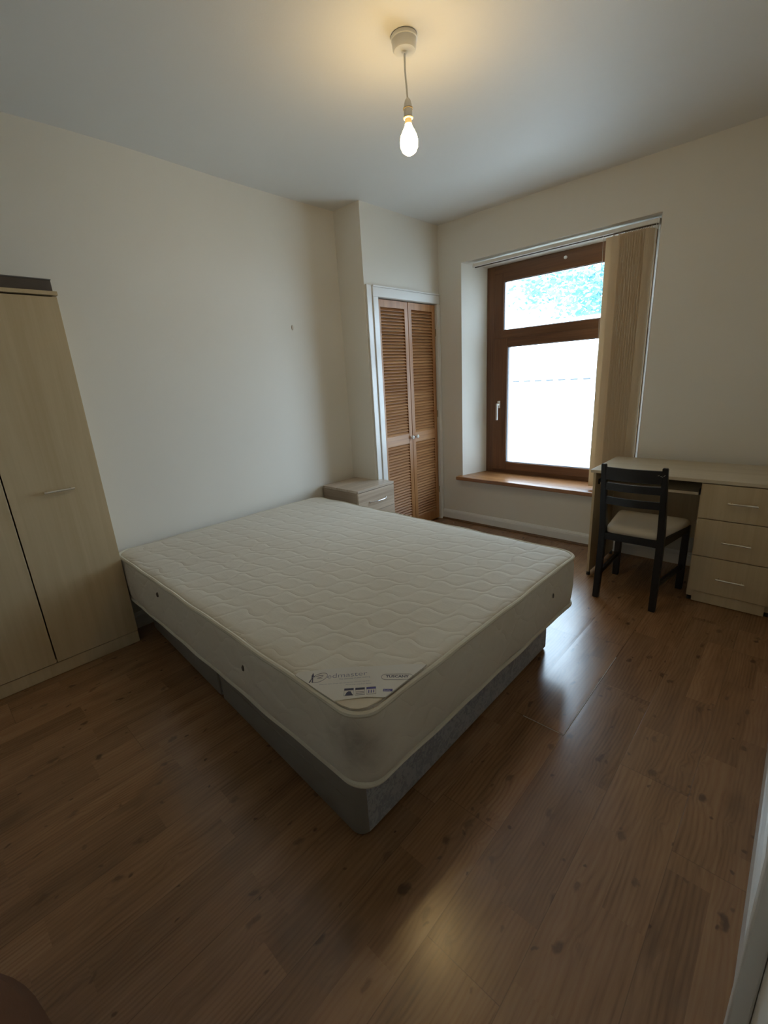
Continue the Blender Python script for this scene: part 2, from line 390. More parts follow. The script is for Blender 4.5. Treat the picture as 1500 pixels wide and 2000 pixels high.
def rrect(x0, x1, y0, y1, r, step=0.04, ns=10):
    """points round a rounded rectangle, counter-clockwise"""
    pts = []
    cs = [(x1-r, y0+r, -PI/2), (x1-r, y1-r, 0), (x0+r, y1-r, PI/2), (x0+r, y0+r, PI)]
    for k, (cx, cy, a0) in enumerate(cs):
        arc = [(cx+r*math.cos(a0+PI/2*i/ns), cy+r*math.sin(a0+PI/2*i/ns)) for i in range(ns+1)]
        pts += arc
        nx, ny, na = cs[(k+1) % 4]
        e = (nx+r*math.cos(na), ny+r*math.sin(na)); s = arc[-1]
        L = math.hypot(e[0]-s[0], e[1]-s[1]); c = max(1, int(L/step))
        for i in range(1, c): pts.append((s[0]+(e[0]-s[0])*i/c, s[1]+(e[1]-s[1])*i/c))
    return pts
def quad(bm, *ps, mi=0):
    f = bm.faces.new([bm.verts.new(p) for p in ps]); f.material_index = mi; return f
def bar_handle(name, p, q, out, parent, r=0.0045, m=None):
    """bar handle from p to q on a front face; out = vector off the face"""
    p = Vector(p); q = Vector(q); out = Vector(out); d = (q-p).normalized()
    bm = NB()
    tube(bm, [p+out-d*0.012, p+out, q+out, q+out+d*0.012], r, 10)
    for e in (p, q): tube(bm, [e, e+out], r*0.9, 8)
    return obj(name, bm, m or M_chrome, parent, True)

H = 2.56; D = 0.271; XR = 2.893; YB = -4.25; FY = 0.27; YO = FY+0.085
# ------------------------------------------------------------------ room shell
bm = NB(); box(bm, -0.12, XR+0.12, YB-0.12, YO, -0.12, 0.0)
struct('floor', bm, M_floor)
# a plank that has lifted along one edge
bm = NB()
zz = 0.0028
a = [(2.0915, -2.035), (2.2945, -2.035), (2.2945, -0.80), (2.0915, -0.80)]
t = [bm.verts.new((a[0][0], a[0][1], 0.0015)), bm.verts.new((a[1][0], a[1][1], zz)), bm.verts.new((a[2][0], a[2][1], 0.0006)), bm.verts.new((a[3][0], a[3][1], 0.0004))]
lo = [bm.verts.new((p[0], p[1], -0.004)) for p in a]
bm.faces.new(t)
for i in range(4): bm.faces.new((lo[i], lo[(i+1) % 4], t[(i+1) % 4], t[i]))
struct('floor_plank', bm, M_floor)
bm = NB()
box(bm, 2.2946, 2.2972, -2.034, -1.40, -0.003, 0.0026, bev=0.0006, seg=1)
box(bm, 2.13, 2.2972, -2.0382, -2.0352, -0.003, 0.0022, bev=0.0006, seg=1)
struct('plank_highlight', bm, plain('plank_edge_highlight', (0.55, 0.48, 0.40), 0.3))  # pale strips paint in the highlight along the lifted plank edge
bm = NB(); box(bm, -0.12, XR+0.12, YB-0.12, YO, H, H+0.12); struct('ceiling', bm, M_ceil)
# left wall: old plaster leaning in slightly near the ceiling
bm = NB(); ny, nz = 40, 16; grid = []
for j in range(nz+1):
    z = H*j/nz; row = []
    for i in range(ny+1):
        y = YB+(-0.919-YB)*i/ny
        b_ = 0.055*math.exp(-((y+2.55)/0.62)**2)*(z/H)**4
        row.append(bm.verts.new((b_, y, z)))
    grid.append(row)
for j in range(nz):
    for i in range(ny): bm.faces.new((grid[j][i], grid[j][i+1], grid[j+1][i+1], grid[j+1][i]))
bk = [bm.verts.new(p) for p in ((-0.12, YB, 0), (-0.12, -0.919, 0), (-0.12, -0.919, H), (-0.12, YB, H))]
bm.faces.new(bk)
bm.faces.new([grid[0][i] for i in range(ny+1)]+[bk[1], bk[0]])
bm.faces.new([grid[nz][i] for i in range(ny+1)]+[bk[2], bk[3]])
bm.faces.new([grid[j][0] for j in range(nz+1)]+[bk[3], bk[0]])
bm.faces.new([grid[j][ny] for j in range(nz+1)]+[bk[2], bk[1]])
struct('wall_left', bm, M_wall, True)
# boxed-in cupboard beside the window
DY0, DY1, DZ = -0.795, -0.045, 1.952
bm = NB()
box(bm, -0.12, D, -0.919, DY0, 0, H)
box(bm, -0.12, D, DY0, DY1, DZ, H)
box(bm, -0.12, D, DY1, 0.0, 0, H)
box(bm, -0.12, 0.02, DY0, DY1, 0, DZ)
struct('wall_cupboard', bm, M_wall)
# window wall with splayed reveal
WX0, WX1, WZ0, WZ1 = 0.504, 1.957, 0.430, 2.236
GX0, GX1, GZ0, GZ1 = 0.590, 1.875, 0.432, 2.210
bm = NB(); x0, x1 = -0.12, XR+0.12
def ring(xa, xb, za, zb, y): return [bm.verts.new((xa, y, za)), bm.verts.new((xb, y, za)), bm.verts.new((xb, y, zb)), bm.verts.new((xa, y, zb))]
o0 = ring(x0, x1, 0, H, 0.0); r0 = ring(WX0, WX1, WZ0, WZ1, 0.0); r1 = ring(GX0, GX1, GZ0, GZ1, FY)
r2 = ring(GX0, GX1, GZ0, GZ1, YO); o1 = ring(x0, x1, 0, H, YO)
for A, B in ((o0, r0), (r0, r1), (r1, r2), (r2, o1), (o1, o0)):
    for i in range(4): j = (i+1) % 4; bm.faces.new((A[i], A[j], B[j], B[i]))
struct('wall_far', bm, M_wall)
bm = NB(); box(bm, XR, XR+0.12, YB, 0.0, 0, H); struct('wall_right', bm, M_wall)
bm = NB(); box(bm, -0.12, XR+0.12, YB-0.12, YB, 0, H); struct('wall_back', bm, M_wall)

def skirt(bm, prof, p, q, nrm):
    """extrude a profile [(out, z)] from p to q"""
    p = Vector(p); q = Vector(q); n = Vector(nrm)
    A = [bm.verts.new(p+n*o+Vector((0, 0, z))) for o, z in prof]; B = [bm.verts.new(q+n*o+Vector((0, 0, z))) for o, z in prof]
    k = len(prof)
    for i in range(k): j = (i+1) % k; bm.faces.new((A[i], A[j], B[j], B[i]))
    bm.faces.new(A); bm.faces.new(B[::-1])
PR = [(0, 0), (0.018, 0), (0.018, 0.070), (0.0155, 0.076), (0.0155, 0.080), (0.010, 0.088), (0.006, 0.094), (0, 0.096)]
bm = NB(); skirt(bm, PR, (D+0.002, -0.0005, 0), (XR-0.002, -0.0005, 0), (0, -1, 0)); struct('baseboard_far', bm, M_gloss)
bm = NB(); skirt(bm, [(0, 0), (0.014, 0), (0.013, 0.006), (0.008, 0.012), (0, 0.015)], (D+0.015, -0.019, 0), (1.835, -0.019, 0), (0, -1, 0)); struct('trim_1', bm, M_bead)
bm = NB(); skirt(bm, PR, (0.0005, -0.925, 0), (0.0005, YB+0.02, 0), (1, 0, 0)); struct('baseboard_left', bm, M_gloss)
PR2 = [(0, 0), (0.016, 0), (0.016, 0.135), (0.012, 0.142), (0.012, 0.150), (0.006, 0.165), (0, 0.17)]
bm = NB(); skirt(bm, PR2, (XR-0.0005, -0.03, 0), (XR-0.0005, -2.62, 0), (-1, 0, 0)); struct('baseboard_right', bm, M_gloss)
# white door frame on the right-hand wall, beside the camera
bm = NB()
box(bm, XR-0.022, XR-0.0005, -2.70, -2.63, 0, 2.05, bev=0.004)
box(bm, XR-0.030, XR-0.0005, -2.74, -2.70, 0, 2.05, bev=0.004)
struct('trim_2', bm, M_gloss)

# cupboard door frame
bm = NB()
box(bm, D, D+0.012, -0.905, -0.8502, 0, 2.030, bev=0.002)
box(bm, D, D+0.021, -0.850, DY0, 0, DZ-0.0002, bev=0.004)
box(bm, D, D+0.021, -0.850, -0.020, DZ, 2.018, bev=0.004)
box(bm, D, D+0.026, -0.849, -0.020, 2.0182, 2.030, bev=0.003)
box(bm, D-0.20, D, DY0-0.001, DY0+0.006, 0, DZ, bev=0.001)
box(bm, D, D+0.016, DY1+0.001, -0.004, 0, DZ, bev=0.003)
struct('trim_3', bm, M_gloss)

# louvred cupboard doors
def louvre_door(name, y0, y1, knob_y, hinge_y):
    t = thing(name, '', '', (0.262, (y0+y1)/2, 0.012), kind='structure')
    xf, xb = 0.262, 0.236; st = 0.042; z0, z1 = 0.014, 1.944
    fr = NB()
    box(fr, xb, xf, y0, y0+st, z0, z1, bev=0.0025); box(fr, xb, xf, y1-st, y1, z0, z1, bev=0.0025)
    box(fr, xb+0.001, xf-0.001, y0+st-0.002, y1-st+0.002, z1-0.055, z1, bev=0.002)
    box(fr, xb+0.001, xf-0.001, y0+st-0.002, y1-st+0.002, z0, z0+0.09, bev=0.002)
    obj('door_frame', fr, M_pine_v, t)
    rl = NB(); box(rl, xb+0.001, xf-0.001, y0+st-0.002, y1-st+0.002, 0.80, 0.885, bev=0.002); obj('middle_rail', rl, M_pine, t)
    for za, zb in ((z0+0.09, 0.80), (0.885, z1-0.055)):
        lv = NB(); n = int(round((zb-za)/0.0245)); p = (zb-za)/n
        R = Matrix.Rotation(math.radians(42), 3, 'Y')
        for k in range(n):
            zc = za+p*(k+0.5)
            box(lv, (xf+xb)/2-0.003, (xf+xb)/2+0.003, y0+st-0.003, y1-st+0.003, zc-0.0150, zc+0.0150, bev=0.0012, seg=1, rot=R.inverted())
        obj('louvre_panel', lv, M_pine, t)
    kb = NB(); vs = lathe(kb, [(0.0, 0.030), (0.009, 0.0295), (0.0155, 0.024), (0.0165, 0.018), (0.013, 0.011), (0.007, 0.007), (0.006, 0.0), (0.010, -0.001), (0.0, -0.001)], 0, 0, 20)
    for v in vs: v.co = Vector((xf+v.co.z+0.001, knob_y+v.co.x, 0.852+v.co.y))
    obj('knob', kb, M_white, t, True)
    for zc in (0.30, 1.02, 1.72):
        hb = NB(); tube(hb, [(xf+0.004, hinge_y, zc-0.03), (xf+0.004, hinge_y, zc+0.03)], 0.004, 8); obj('hinge', hb, M_brass, t, True)
    return t
louvre_door('door_1', -0.788, -0.4215, -0.437, -0.790)
louvre_door('door_2', -0.4165, -0.052, -0.372, -0.049)

# window: frame, transom, sash, glass, handle
W = thing('window_1', '', '', (1.24, 0.2, 0.46), kind='structure')
fy0, fy1 = FY+0.002, FY+0.062
fx0, fx1, fz0, fz1 = GX0+0.001, GX1-0.001, GZ0+0.001, GZ1-0.001
bm = NB()
box(bm, fx0, fx0+0.074, fy0, fy1, fz0, fz1, bev=0.003); box(bm, fx1-0.074, fx1, fy0, fy1, fz0, fz1, bev=0.003)
box(bm, fx0+0.073, 0.750, fy0+0.0003, fy1-0.01, 1.64, 2.14, bev=0.002); box(bm, fx1-0.157, fx1-0.073, fy0+0.0003, fy1-0.01, 1.64, 2.14, bev=0.002)
obj('window_frame', bm, M_oakwin_v, W)
bm = NB()
box(bm, fx0+0.068, fx1-0.068, fy0+0.0005, fy1, 2.080, fz1, bev=0.003)
box(bm, fx0+0.068, fx1-0.068, fy0+0.0005, fy1, 1.600, 1.700, bev=0.003)
box(bm, fx0+0.068, fx1-0.068, fy0+0.0005, fy1, fz0, fz0+0.060, bev=0.003)
obj('window_rail', bm, M_oakwin_h, W)
def sash(xa, xb, za, zb, wl, wt, wb, yo):
    v = NB(); box(v, xa, xa+wl, fy0-yo, fy1-0.01, za, zb, bev=0.005); box(v, xb-wl, xb, fy0-yo, fy1-0.01, za, zb, bev=0.005)
    s = obj('sash', v, M_oakwin_v, W)
    h = NB(); box(h, xa+wl-0.002, xb-wl+0.002, fy0-yo+0.0005, fy1-0.011, zb-wt, zb, bev=0.005); box(h, xa+wl-0.002, xb-wl+0.002, fy0-yo+0.0005, fy1-0.011, za, za+wb, bev=0.005)
    obj('sash_rail', h, M_oakwin_h, s)
    gx = NB(); i = 0.004
    for (a, b, c, d) in ((xa+wl-i, xa+wl+0.004, za+wb-i, zb-wt+i), (xb-wl-0.004, xb-wl+i, za+wb-i, zb-wt+i)): box(gx, a, b, fy0-yo+0.008, fy0-yo+0.03, c, d)
    for (c, d) in ((zb-wt-0.004, zb-wt+i), (za+wb-i, za+wb+0.004)): box(gx, xa+wl, xb-wl, fy0-yo+0.008, fy0-yo+0.03, c, d)
    obj('glazing_seal', gx, M_rubber, s)
    gl = NB(); box(gl, xa+wl-0.002, xb-wl+0.002, fy0-yo+0.022, fy0-yo+0.026, za+wb-0.002, zb-wt+0.002); obj('glass_pane', gl, M_glass, s)
    return s
gl = NB(); box(gl, 0.746, fx1-0.153, fy0+0.022, fy0+0.026, 1.696, 2.084); obj('glass_pane', gl, M_glass, W)
gx = NB()
for (a_, b_, c_, d_) in ((0.747, 0.754, 1.698, 2.082), (fx1-0.161, fx1-0.154, 1.698, 2.082)): box(gx, a_, b_, fy0+0.008, fy0+0.02, c_, d_)
box(gx, 0.748, fx1-0.155, fy0+0.008, fy0+0.02, 1.698, 1.704); box(gx, 0.748, fx1-0.155, fy0+0.008, fy0+0.02, 2.076, 2.082); obj('glazing_seal', gx, M_rubber, W)
sb = sash(0.662, fx1-0.063, 0.484, 1.632, 0.138, 0.072, 0.072, 0.014)
hx, hz, hy = 0.728, 1.075, fy0-0.014
bm = NB(); box(bm, hx-0.013, hx+0.013, hy-0.011, hy, hz-0.032, hz+0.032, bev=0.004); hb = obj('window_handle', bm, M_white, W)
bm = NB(); tube(bm, [(hx, hy-0.010, hz), (hx, hy-0.038, hz)], 0.009, 12); box(bm, hx-0.009, hx+0.009, hy-0.046, hy-0.032, hz-0.135, hz+0.012, bev=0.004); obj('lever', bm, M_white, hb, False)
bm = NB(); vs = lathe(bm, [(0, 0.014), (0.010, 0.013), (0.012, 0.006), (0.012, 0)], 0, 0, 16)
for v in vs: v.co = Vector((1.262+v.co.x, fy0-v.co.z, 2.160+v.co.y))
obj('screw_cap', bm, M_white, W, True)
# sill board
bm = NB(); sx0, sx1 = 0.478, 1.99; z0, z1 = 0.418, 0.451
box(bm, sx0, sx1, -0.077, -0.001, z0, z1, bev=0.006)
r_ = [bm.verts.new(p) for p in ((WX0+0.001, -0.001, z1-0.0005), (WX1-0.001, -0.001, z1-0.0005), (GX1-0.001, FY+0.001, z1-0.0005), (GX0+0.001, FY+0.001, z1-0.0005))]
q_ = [bm.verts.new((v.co.x, v.co.y, z1-0.02)) for v in r_]
bm.faces.new(r_)
for i in range(4): bm.faces.new((q_[i], q_[(i+1) % 4], r_[(i+1) % 4], r_[i]))
obj('window_sill', bm, M_sill, W)

# ------------------------------------------------------------------ mattress (local frame: foot corner nearest the camera = origin, lies in -x, +y)
ML, MW, MZ0, MZ1 = 2.034, 1.457, 0.254, 0.500
PIV = Vector((2.067, -2.870, MZ1)); MROT = math.radians(-1.028)
mat = bpy.data.objects.new('mattress', None)
def wob(x, y, s, k): return (math.sin(x*11+k)+math.sin(y*13+k*2.1)+math.sin((x+y)*23+k))*s
def mring(ins, z, wb=0.0025, k=0.0, r=0.085):
    r = max(0.01, r-ins)
    out = []
    for (x, y) in rrect(-ML+ins, -ins, ins, MW-ins, r, 0.04, 10):
        cx, cy = -ML/2, MW/2; d = Vector((x-cx, y-cy)).normalized()
        e = wob(x, y, wb, k); out.append((x+d.x*e, y+d.y*e, z+wob(y, x, wb*0.8, k+1)))
    return out
hM = MZ1-MZ0
prof = [(0.012, -hM), (0.004, -hM+0.012), (0.0, -hM+0.04), (-0.004, -hM*0.55), (-0.001, -0.045), (0.003, -0.014), (0.010, -0.003)]
bm = NB(); rings = []
for k, (i_, z_) in enumerate(prof): rings.append([bm.verts.new(p) for p in mring(i_, z_, 0.0015, 0.6*k*0.3)])
n_ = min(len(r) for r in rings)
for A, B in zip(rings, rings[1:]):
    for i in range(len(A)): j = (i+1) % len(A); bm.faces.new((A[i], A[j], B[j], B[i]))
bm.faces.new(rings[0][::-1])
bmesh.ops.recalc_face_normals(bm, faces=bm.faces)
me = bpy.data.meshes.new('mattress'); bm.to_mesh(me); bm.free()
me.polygons.foreach_set('use_smooth', [True]*len(me.polygons))
bpy.data.objects.remove(mat)
mat = link('mattress', me, None, M_side); mat.location = PIV; mat.rotation_euler = (0, 0, MROT); OFF[mat.name] = Vector((0, 0, 0))
tag(mat, 'cream quilted mattress with rounded corners lying bare on the divan base', 'mattress')
# quilted top panel
bm = NB(); base = mring(0.009, -0.002, 0.0015, 1.1)
levels = [(0.0, 0.0), (0.005, 0.006), (0.012, 0.009), (0.03, 0.0105), (0.08, 0.0105), (0.16, 0.0105)]
prev = None; cx, cy = -ML/2, MW/2
for ins, dz in levels:
    cur = []
    for (x, y, z) in base:
        sx = (abs(x-cx)-ins)/abs(x-cx) if abs(x-cx) > ML/2-0.1 else 1.0
        dx = x-cx; dy = y-cy
        nx_ = cx+dx*(1-ins/(ML/2)); ny_ = cy+dy*(1-ins/(MW/2))
        cur.append(bm.verts.new((nx_, ny_, z*(1-min(1, ins*30))+dz+wob(nx_*1.3, ny_*1.1, 0.0005, 2))))
    if prev:
        for i in range(len(cur)): j = (i+1) % len(cur); bm.faces.new((prev[i], prev[j], cur[j], cur[i]))
    prev = cur
bm.faces.new(prev)
for f in bm.faces: f.smooth = True
qt = obj('quilted_top', bm, M_quilt, mat, True)
for z_, ins in ((-0.001, 0.006), (-hM+0.004, 0.006)):
    bm = NB(); tube(bm, mring(ins, z_, 0.0015, 1.1), 0.0088, 8, closed=True); obj('piping', bm, M_pipe, mat, True)
# vent eyelets on the sides
def eyelet(p, nrm):
    bm = NB(); vs = lathe(bm, [(0, 0.004), (0.006, 0.0045), (0.009, 0.002), (0.009, -0.004)], 0, 0, 14)
    n = Vector(nrm)
    for v in vs:
        a = v.co.copy()
        v.co = Vector(p)+n*a.z+Vector((0, 0, 1))*a.y*1.35+n.cross(Vector((0, 0, 1)))*a.x*0.7
    obj('vent_eyelet', bm, M_tuft, mat, True)
eyelet((-0.615, -0.004, -0.105), (0, -1, 0)); eyelet((-1.405, -0.004, -0.06), (0, -1, 0))
eyelet((0.003, 1.17, -0.105), (1, 0, 0))
# printed label across the corner: u runs along the diagonal, v away from the corner
ZT = 0.0116
U = Vector((0.70, 0.714, 0)).normalized(); V = Vector((-0.714, 0.70, 0)).normalized()
def uv(u, v, z=0.0): p = U*u+V*v; return Vector((p.x, p.y, ZT+z))
def poly(bm, pts, z=0.0, th=0.0006):
    top = [bm.verts.new(uv(u, v, z+th)) for u, v in pts]; bot = [bm.verts.new(uv(u, v, z-0.003)) for u, v in pts]
    bm.faces.new(top)
    for i in range(len(top)): j = (i+1) % len(top); bm.faces.new((bot[i], bot[j], top[j], top[i]))
bm = NB()
edge = [(-0.072, 0.088), (0.0, 0.092), (0.074, 0.088), (0.198, 0.212), (0.205, 0.222), (0.14, 0.232), (0.06, 0.230), (-0.02, 0.236), (-0.12, 0.232), (-0.190, 0.226), (-0.198, 0.214)]
poly(bm, edge); lab = obj('label', bm, M_label, mat); lab['label'] = 'white printed cloth label sewn across the corner'
bm = NB(); poly(bm, [(-0.064, 0.082), (-0.048, 0.067), (-0.022, 0.051), (0.0, 0.0475), (0.022, 0.051), (0.048, 0.067), (0.064, 0.082), (0.03, 0.086), (-0.03, 0.086)], 0.0005, 0.0012)
pk = obj('corner_pocket', bm, M_cardf, mat)
bm = NB(); tube(bm, [uv(-0.070, 0.084, 0.001), uv(-0.03, 0.087, 0.0025), uv(0.02, 0.091, 0.003), uv(0.070, 0.086, 0.001)], 0.0016, 6); obj('seam', bm, M_pipe, lab, True)
def text(s, u, v, size, m, rot=0.0, parent=lab, sx=1.0, bold=0.0, name='printed_text'):
    cu = bpy.data.curves.new('t', 'FONT'); cu.body = s; cu.size = size; cu.offset = bold; cu.resolution_u = 3
    ob = bpy.data.objects.new('t', cu); C.objects.link(ob)
    bpy.context.view_layer.update()
    me = bpy.data.meshes.new_from_object(ob.evaluated_get(bpy.context.evaluated_depsgraph_get()))
    bpy.data.objects.remove(ob)
    c, s_ = math.cos(rot), math.sin(rot)
    for vt in me.vertices:
        x, y = vt.co.x*sx, vt.co.y
        vt.co = uv(u+x*c-y*s_, v+x*s_+y*c, 0.0010)
    me.name = name
    return link(name, me, parent, m)
text('edmaster', -0.099, 0.186, 0.030, M_inkgrey, 0.03, sx=1.08, bold=-0.0002)
text('The ultimate in bed making', -0.062, 0.176, 0.0085, M_inkgrey, 0.03, sx=1.0)
text('Mattress care: always use a protector and turn regularly', -0.118, 0.158, 0.0062, M_inkgrey, 0.02, sx=1.05)
text('Please keep away from flames', -0.040, 0.149, 0.0062, M_inkgrey, 0.0)
text('TUSCANY', 0.078, 0.172, 0.0150, M_inknavy, -0.10, sx=1.0, bold=0.0004)
def outline(pts, r, m, name, parent=lab, closed=True):
    bm = NB(); tube(bm, [uv(u, v, 0.0010) for u, v in pts], r, 5, closed=closed); return obj(name, bm, m, parent)
pill = []
for i in range(24):
    a = 2*PI*i/24; pu = 0.045*math.copysign(1, math.cos(a)) if abs(math.cos(a)) > 0.01 else 0
    pill.append((0.112+pu*0.75+0.013*math.cos(a), 0.172+0.013*math.sin(a)-0.10*(pu*0.75)))
outline(pill, 0.0005, M_inkgrey, 'printed_border')
ov = []
for i in range(28):
    a = 2*PI*i/28+0.5; ov.append((-0.122+0.024*math.cos(a)+0.004*math.sin(a), 0.192+0.021*math.sin(a)+0.006*math.cos(a)))
outline(ov, 0.0006, M_inkgrey, 'printed_swirl')
outline([(-0.133, 0.199), (-0.120, 0.203), (-0.110, 0.200), (-0.118, 0.193), (-0.128, 0.191), (-0.112, 0.190)], 0.0006, M_inkgrey, 'printed_swirl', closed=False)
# walking figure in the logo
bm = NB()
fx, fv = -0.143, 0.172
def fp(pts): poly(bm, [(fx+a*0.001, fv+b*0.001) for a, b in pts], 0.0004, 0.0006)
fp([(-2, 20), (3, 20), (4, 33), (2, 36), (-1, 36), (-3, 33)])
fp([(-2, 21), (1, 21), (-5, 0), (-8, 0)]); fp([(0, 21), (3, 21), (5, 1), (2, 1)])
fp([(3, 33), (4, 30), (9, 26), (8, 24), (3, 28)]); fp([(-1, 37), (2, 37), (3, 40), (1, 43), (-1, 42), (-2, 39)])
obj('printed_figure', bm, M_inknavy, lab)
# three pictogram boxes
for k, u0 in enumerate((-0.043, -0.011, 0.021)):
    cyv = 0.119
    outline([(u0, cyv-0.015), (u0+0.027, cyv-0.015), (u0+0.027, cyv+0.015), (u0, cyv+0.015)], 0.0005, M_inkgrey, 'printed_pictogram')
    bm = NB(); poly(bm, [(u0, cyv+0.007), (u0+0.027, cyv+0.007), (u0+0.027, cyv+0.015), (u0, cyv+0.015)], 0.0004, 0.0006)
    if k == 0:
        poly(bm, [(u0+0.003, cyv-0.014), (u0+0.026, cyv-0.014), (u0+0.022, cyv-0.006), (u0+0.019, cyv+0.002), (u0+0.012, cyv+0.003), (u0+0.007, cyv-0.003)], 0.0004, 0.0006)
    if k == 2:
        for q in range(3): poly(bm, [(u0+0.005+q*0.007, cyv-0.009), (u0+0.008+q*0.007, cyv-0.009), (u0+0.008+q*0.007, cyv+0.003), (u0+0.006+q*0.007, cyv+0.003)], 0.0004, 0.0006)
    if k == 1:
        for q in range(2): poly(bm, [(u0+0.002, cyv-0.002-q*0.006), (u0+0.025, cyv-0.001-q*0.006), (u0+0.025, cyv-0.0022-q*0.006), (u0+0.002, cyv-0.0035-q*0.006)], 0.0004, 0.0006)
    obj('printed_pictogram', bm, M_inkblue if k == 2 else M_inknavy, lab)
bm = NB(); poly(bm, [(0.068, 0.112), (0.095, 0.109), (0.096, 0.119), (0.069, 0.122)], 0.0004, 0.0005); obj('printed_badge', bm, M_inkblue, lab)
text('Quality', 0.0695, 0.1135, 0.0075, M_label, -0.10, sx=0.9, name='badge_text')
for o_ in [o for o in bpy.data.objects if o.name.startswith('badge_text')]:
    for vt in o_.data.vertices: vt.co.z += 0.0006

# ------------------------------------------------------------------ divan base in two halves
def divan(name, xa, xb, ra, rb, label):
    t = thing(name, label, 'divan base', ((xa+xb)/2, (-2.837-1.508)/2, 0), 'two halves of the divan base')
    y0, y1 = -2.842, -1.508; zt = 0.248
    def sk(x, y): return y+(2.004-x)*0.054*(1-(y-y0)/(y1-y0))   # the base stands slightly out of square
    def rg(ins, z):
        pts = []
        corners = [(xb, y0, rb, -PI/2), (xb, y1, rb, 0), (xa, y1, ra, PI/2), (xa, y0, ra, PI)]
        sg = [(-1, 1), (-1, -1), (1, -1), (1, 1)]
        for (cx, cy, r, a0), (sx, sy) in zip(corners, sg):
            for i in range(9):
                an = a0+PI/2*i/8; rr = r-ins
                pts.append((cx+sx*r+rr*math.cos(an), cy+sy*r+rr*math.sin(an), z))
        return [bm.verts.new(p) for p in pts]
    bm = NB(); zs = [(0.006, 0.012), (0.0, 0.02), (0.0, 0.13), (0.0, zt-0.012), (0.004, zt-0.003), (0.012, zt)]
    rs = [rg(i_, z_) for i_, z_ in zs]
    for A, B in zip(rs, rs[1:]):
        for i in range(len(A)):
            j = (i+1) % len(A); f = bm.faces.new((A[i], A[j], B[j], B[i]))
            c = f.calc_center_median(); f.material_index = 1 if (c.x > xb-0.004 and c.y > y0+rb*0.75 and c.y < y1-0.05) else 0
    bm.faces.new(rs[0][::-1]); bm.faces.new(rs[-1])
    for v in bm.verts: v.co.y = sk(v.co.x, v.co.y)
    obj('divan_body', bm, [M_divplain, M_damask], t, True)
    bm = NB(); sp = [(x, y, zt-0.002) for x, y in ((xa+0.03, y0-0.001), (xb-rb, y0-0.001))]
    bb = []
    tube(bm, [(xa+ra, y0-0.001, 0.135), (xb-rb, y0-0.001, 0.135)], 0.0018, 6)
    for v in bm.verts: v.co.y = sk(v.co.x, v.co.y)
    obj('seam', bm, M_divplain, t)
    for (px, py) in ((xa+0.09, y0+0.09), (xb-0.09, y0+0.09), (xa+0.09, y1-0.09), (xb-0.09, y1-0.09)):
        bm = NB(); lathe(bm, [(0.0, 0.013), (0.022, 0.013), (0.022, 0.0005), (0.0, 0.0005)], px, sk(px, py), 16); obj('glide', bm, M_blackpl, t)
    return t
divan('divan_base', 1.050, 2.004, 0.010, 0.042, 'grey divan half under the foot of the mattress, with a blue-grey damask end panel')
divan('divan_base', 0.105, 1.026, 0.03, 0.010, 'plain grey divan half under the head of the mattress, against the left wall')

# ------------------------------------------------------------------ wardrobe and the box on it
wy1, wy0, wz, wx = -2.845, -3.622, 1.812, 0.187
T = thing('wardrobe', 'tall maple-effect two-door wardrobe standing against the left wall beside the bed', 'wardrobe', (0.095, (wy0+wy1)/2, 0))
bm = NB()
box(bm, 0.022, wx-0.018, wy0, wy0+0.016, 0.0, wz, bev=0.001); box(bm, 0.022, wx-0.018, wy1-0.016, wy1, 0.0, wz, bev=0.001)
box(bm, 0.022, 0.028, wy0+0.016, wy1-0.016, 0.0, wz); box(bm, 0.028, wx-0.018, wy0+0.016, wy1-0.016, 0.070, 0.084)
obj('carcass', bm, M_maple_v, T)
boxo('top_panel', (0.022, wx+0.006, wy0-0.004, wy1+0.004, wz+0.001, wz+0.018), M_maple_v, T)
boxo('plinth', (wx-0.018, wx-0.003, wy0+0.001, wy1-0.001, 0.002, 0.068), M_maple_v, T)
ym = -3.2335
for ya, yb, hy0, hy1 in ((ym+0.0028, wy1-0.001, -3.085, -2.985), (wy0+0.001, ym-0.0028, -3.485, -3.385)):
    d = boxo('door', (wx-0.017, wx, ya, yb, 0.073, wz-0.006), M_maple_v, T, bev=0.001)
    bar_handle('handle', (wx, hy0, 0.935), (wx, hy1, 0.935), (0.024, 0, 0), d, 0.005, M_nickel)
for py in (wy0+0.05, wy1-0.05): pass
bm = NB(); box(bm, 0.028, wx-0.012, -3.60, -2.853, wz+0.0182, wz+0.066, bev=0.003)
T2 = thing('flat_box', 'flat dark grey-brown box lying on top of the wardrobe', 'box', (0.1, -3.2, wz+0.018))
obj('box_body', bm, M_box, T2)
boxo('lid', (0.026, wx-0.010, -3.602, -2.851, wz+0.0662, wz+0.071), plain('grey_box_lid', (0.16, 0.15, 0.14), 0.7, bmp=0.2, bscale=40, var=0.1), T2)

# ------------------------------------------------------------------ bedside cabinet
bx0, bx1, by0, by1, bz = 0.020, 0.424, -1.281, -0.878, 0.566
T = thing('bedside_cabinet', 'small grey-oak bedside cabinet with chrome handles in the corner behind the bed', 'bedside cabinet', ((bx0+bx1)/2, (by0+by1)/2, 0))
boxo('top_panel', (bx0, bx1, by0, by1, bz-0.018, bz), M_oakgrey_x, T)
bm = NB()
box(bm, bx0, bx1-0.018, by0+0.001, by0+0.017, 0, bz-0.0185, bev=0.001); box(bm, bx0, bx1-0.018, by1-0.017, by1-0.001, 0, bz-0.0185, bev=0.001)
box(bm, bx0, bx0+0.006, by0+0.017, by1-0.017, 0, bz-0.0185); box(bm, bx0+0.006, bx1-0.03, by0+0.017, by1-0.017, 0.05, 0.062)
box(bm, bx1-0.034, bx1-0.022, by0+0.017, by1-0.017, 0, 0.05)
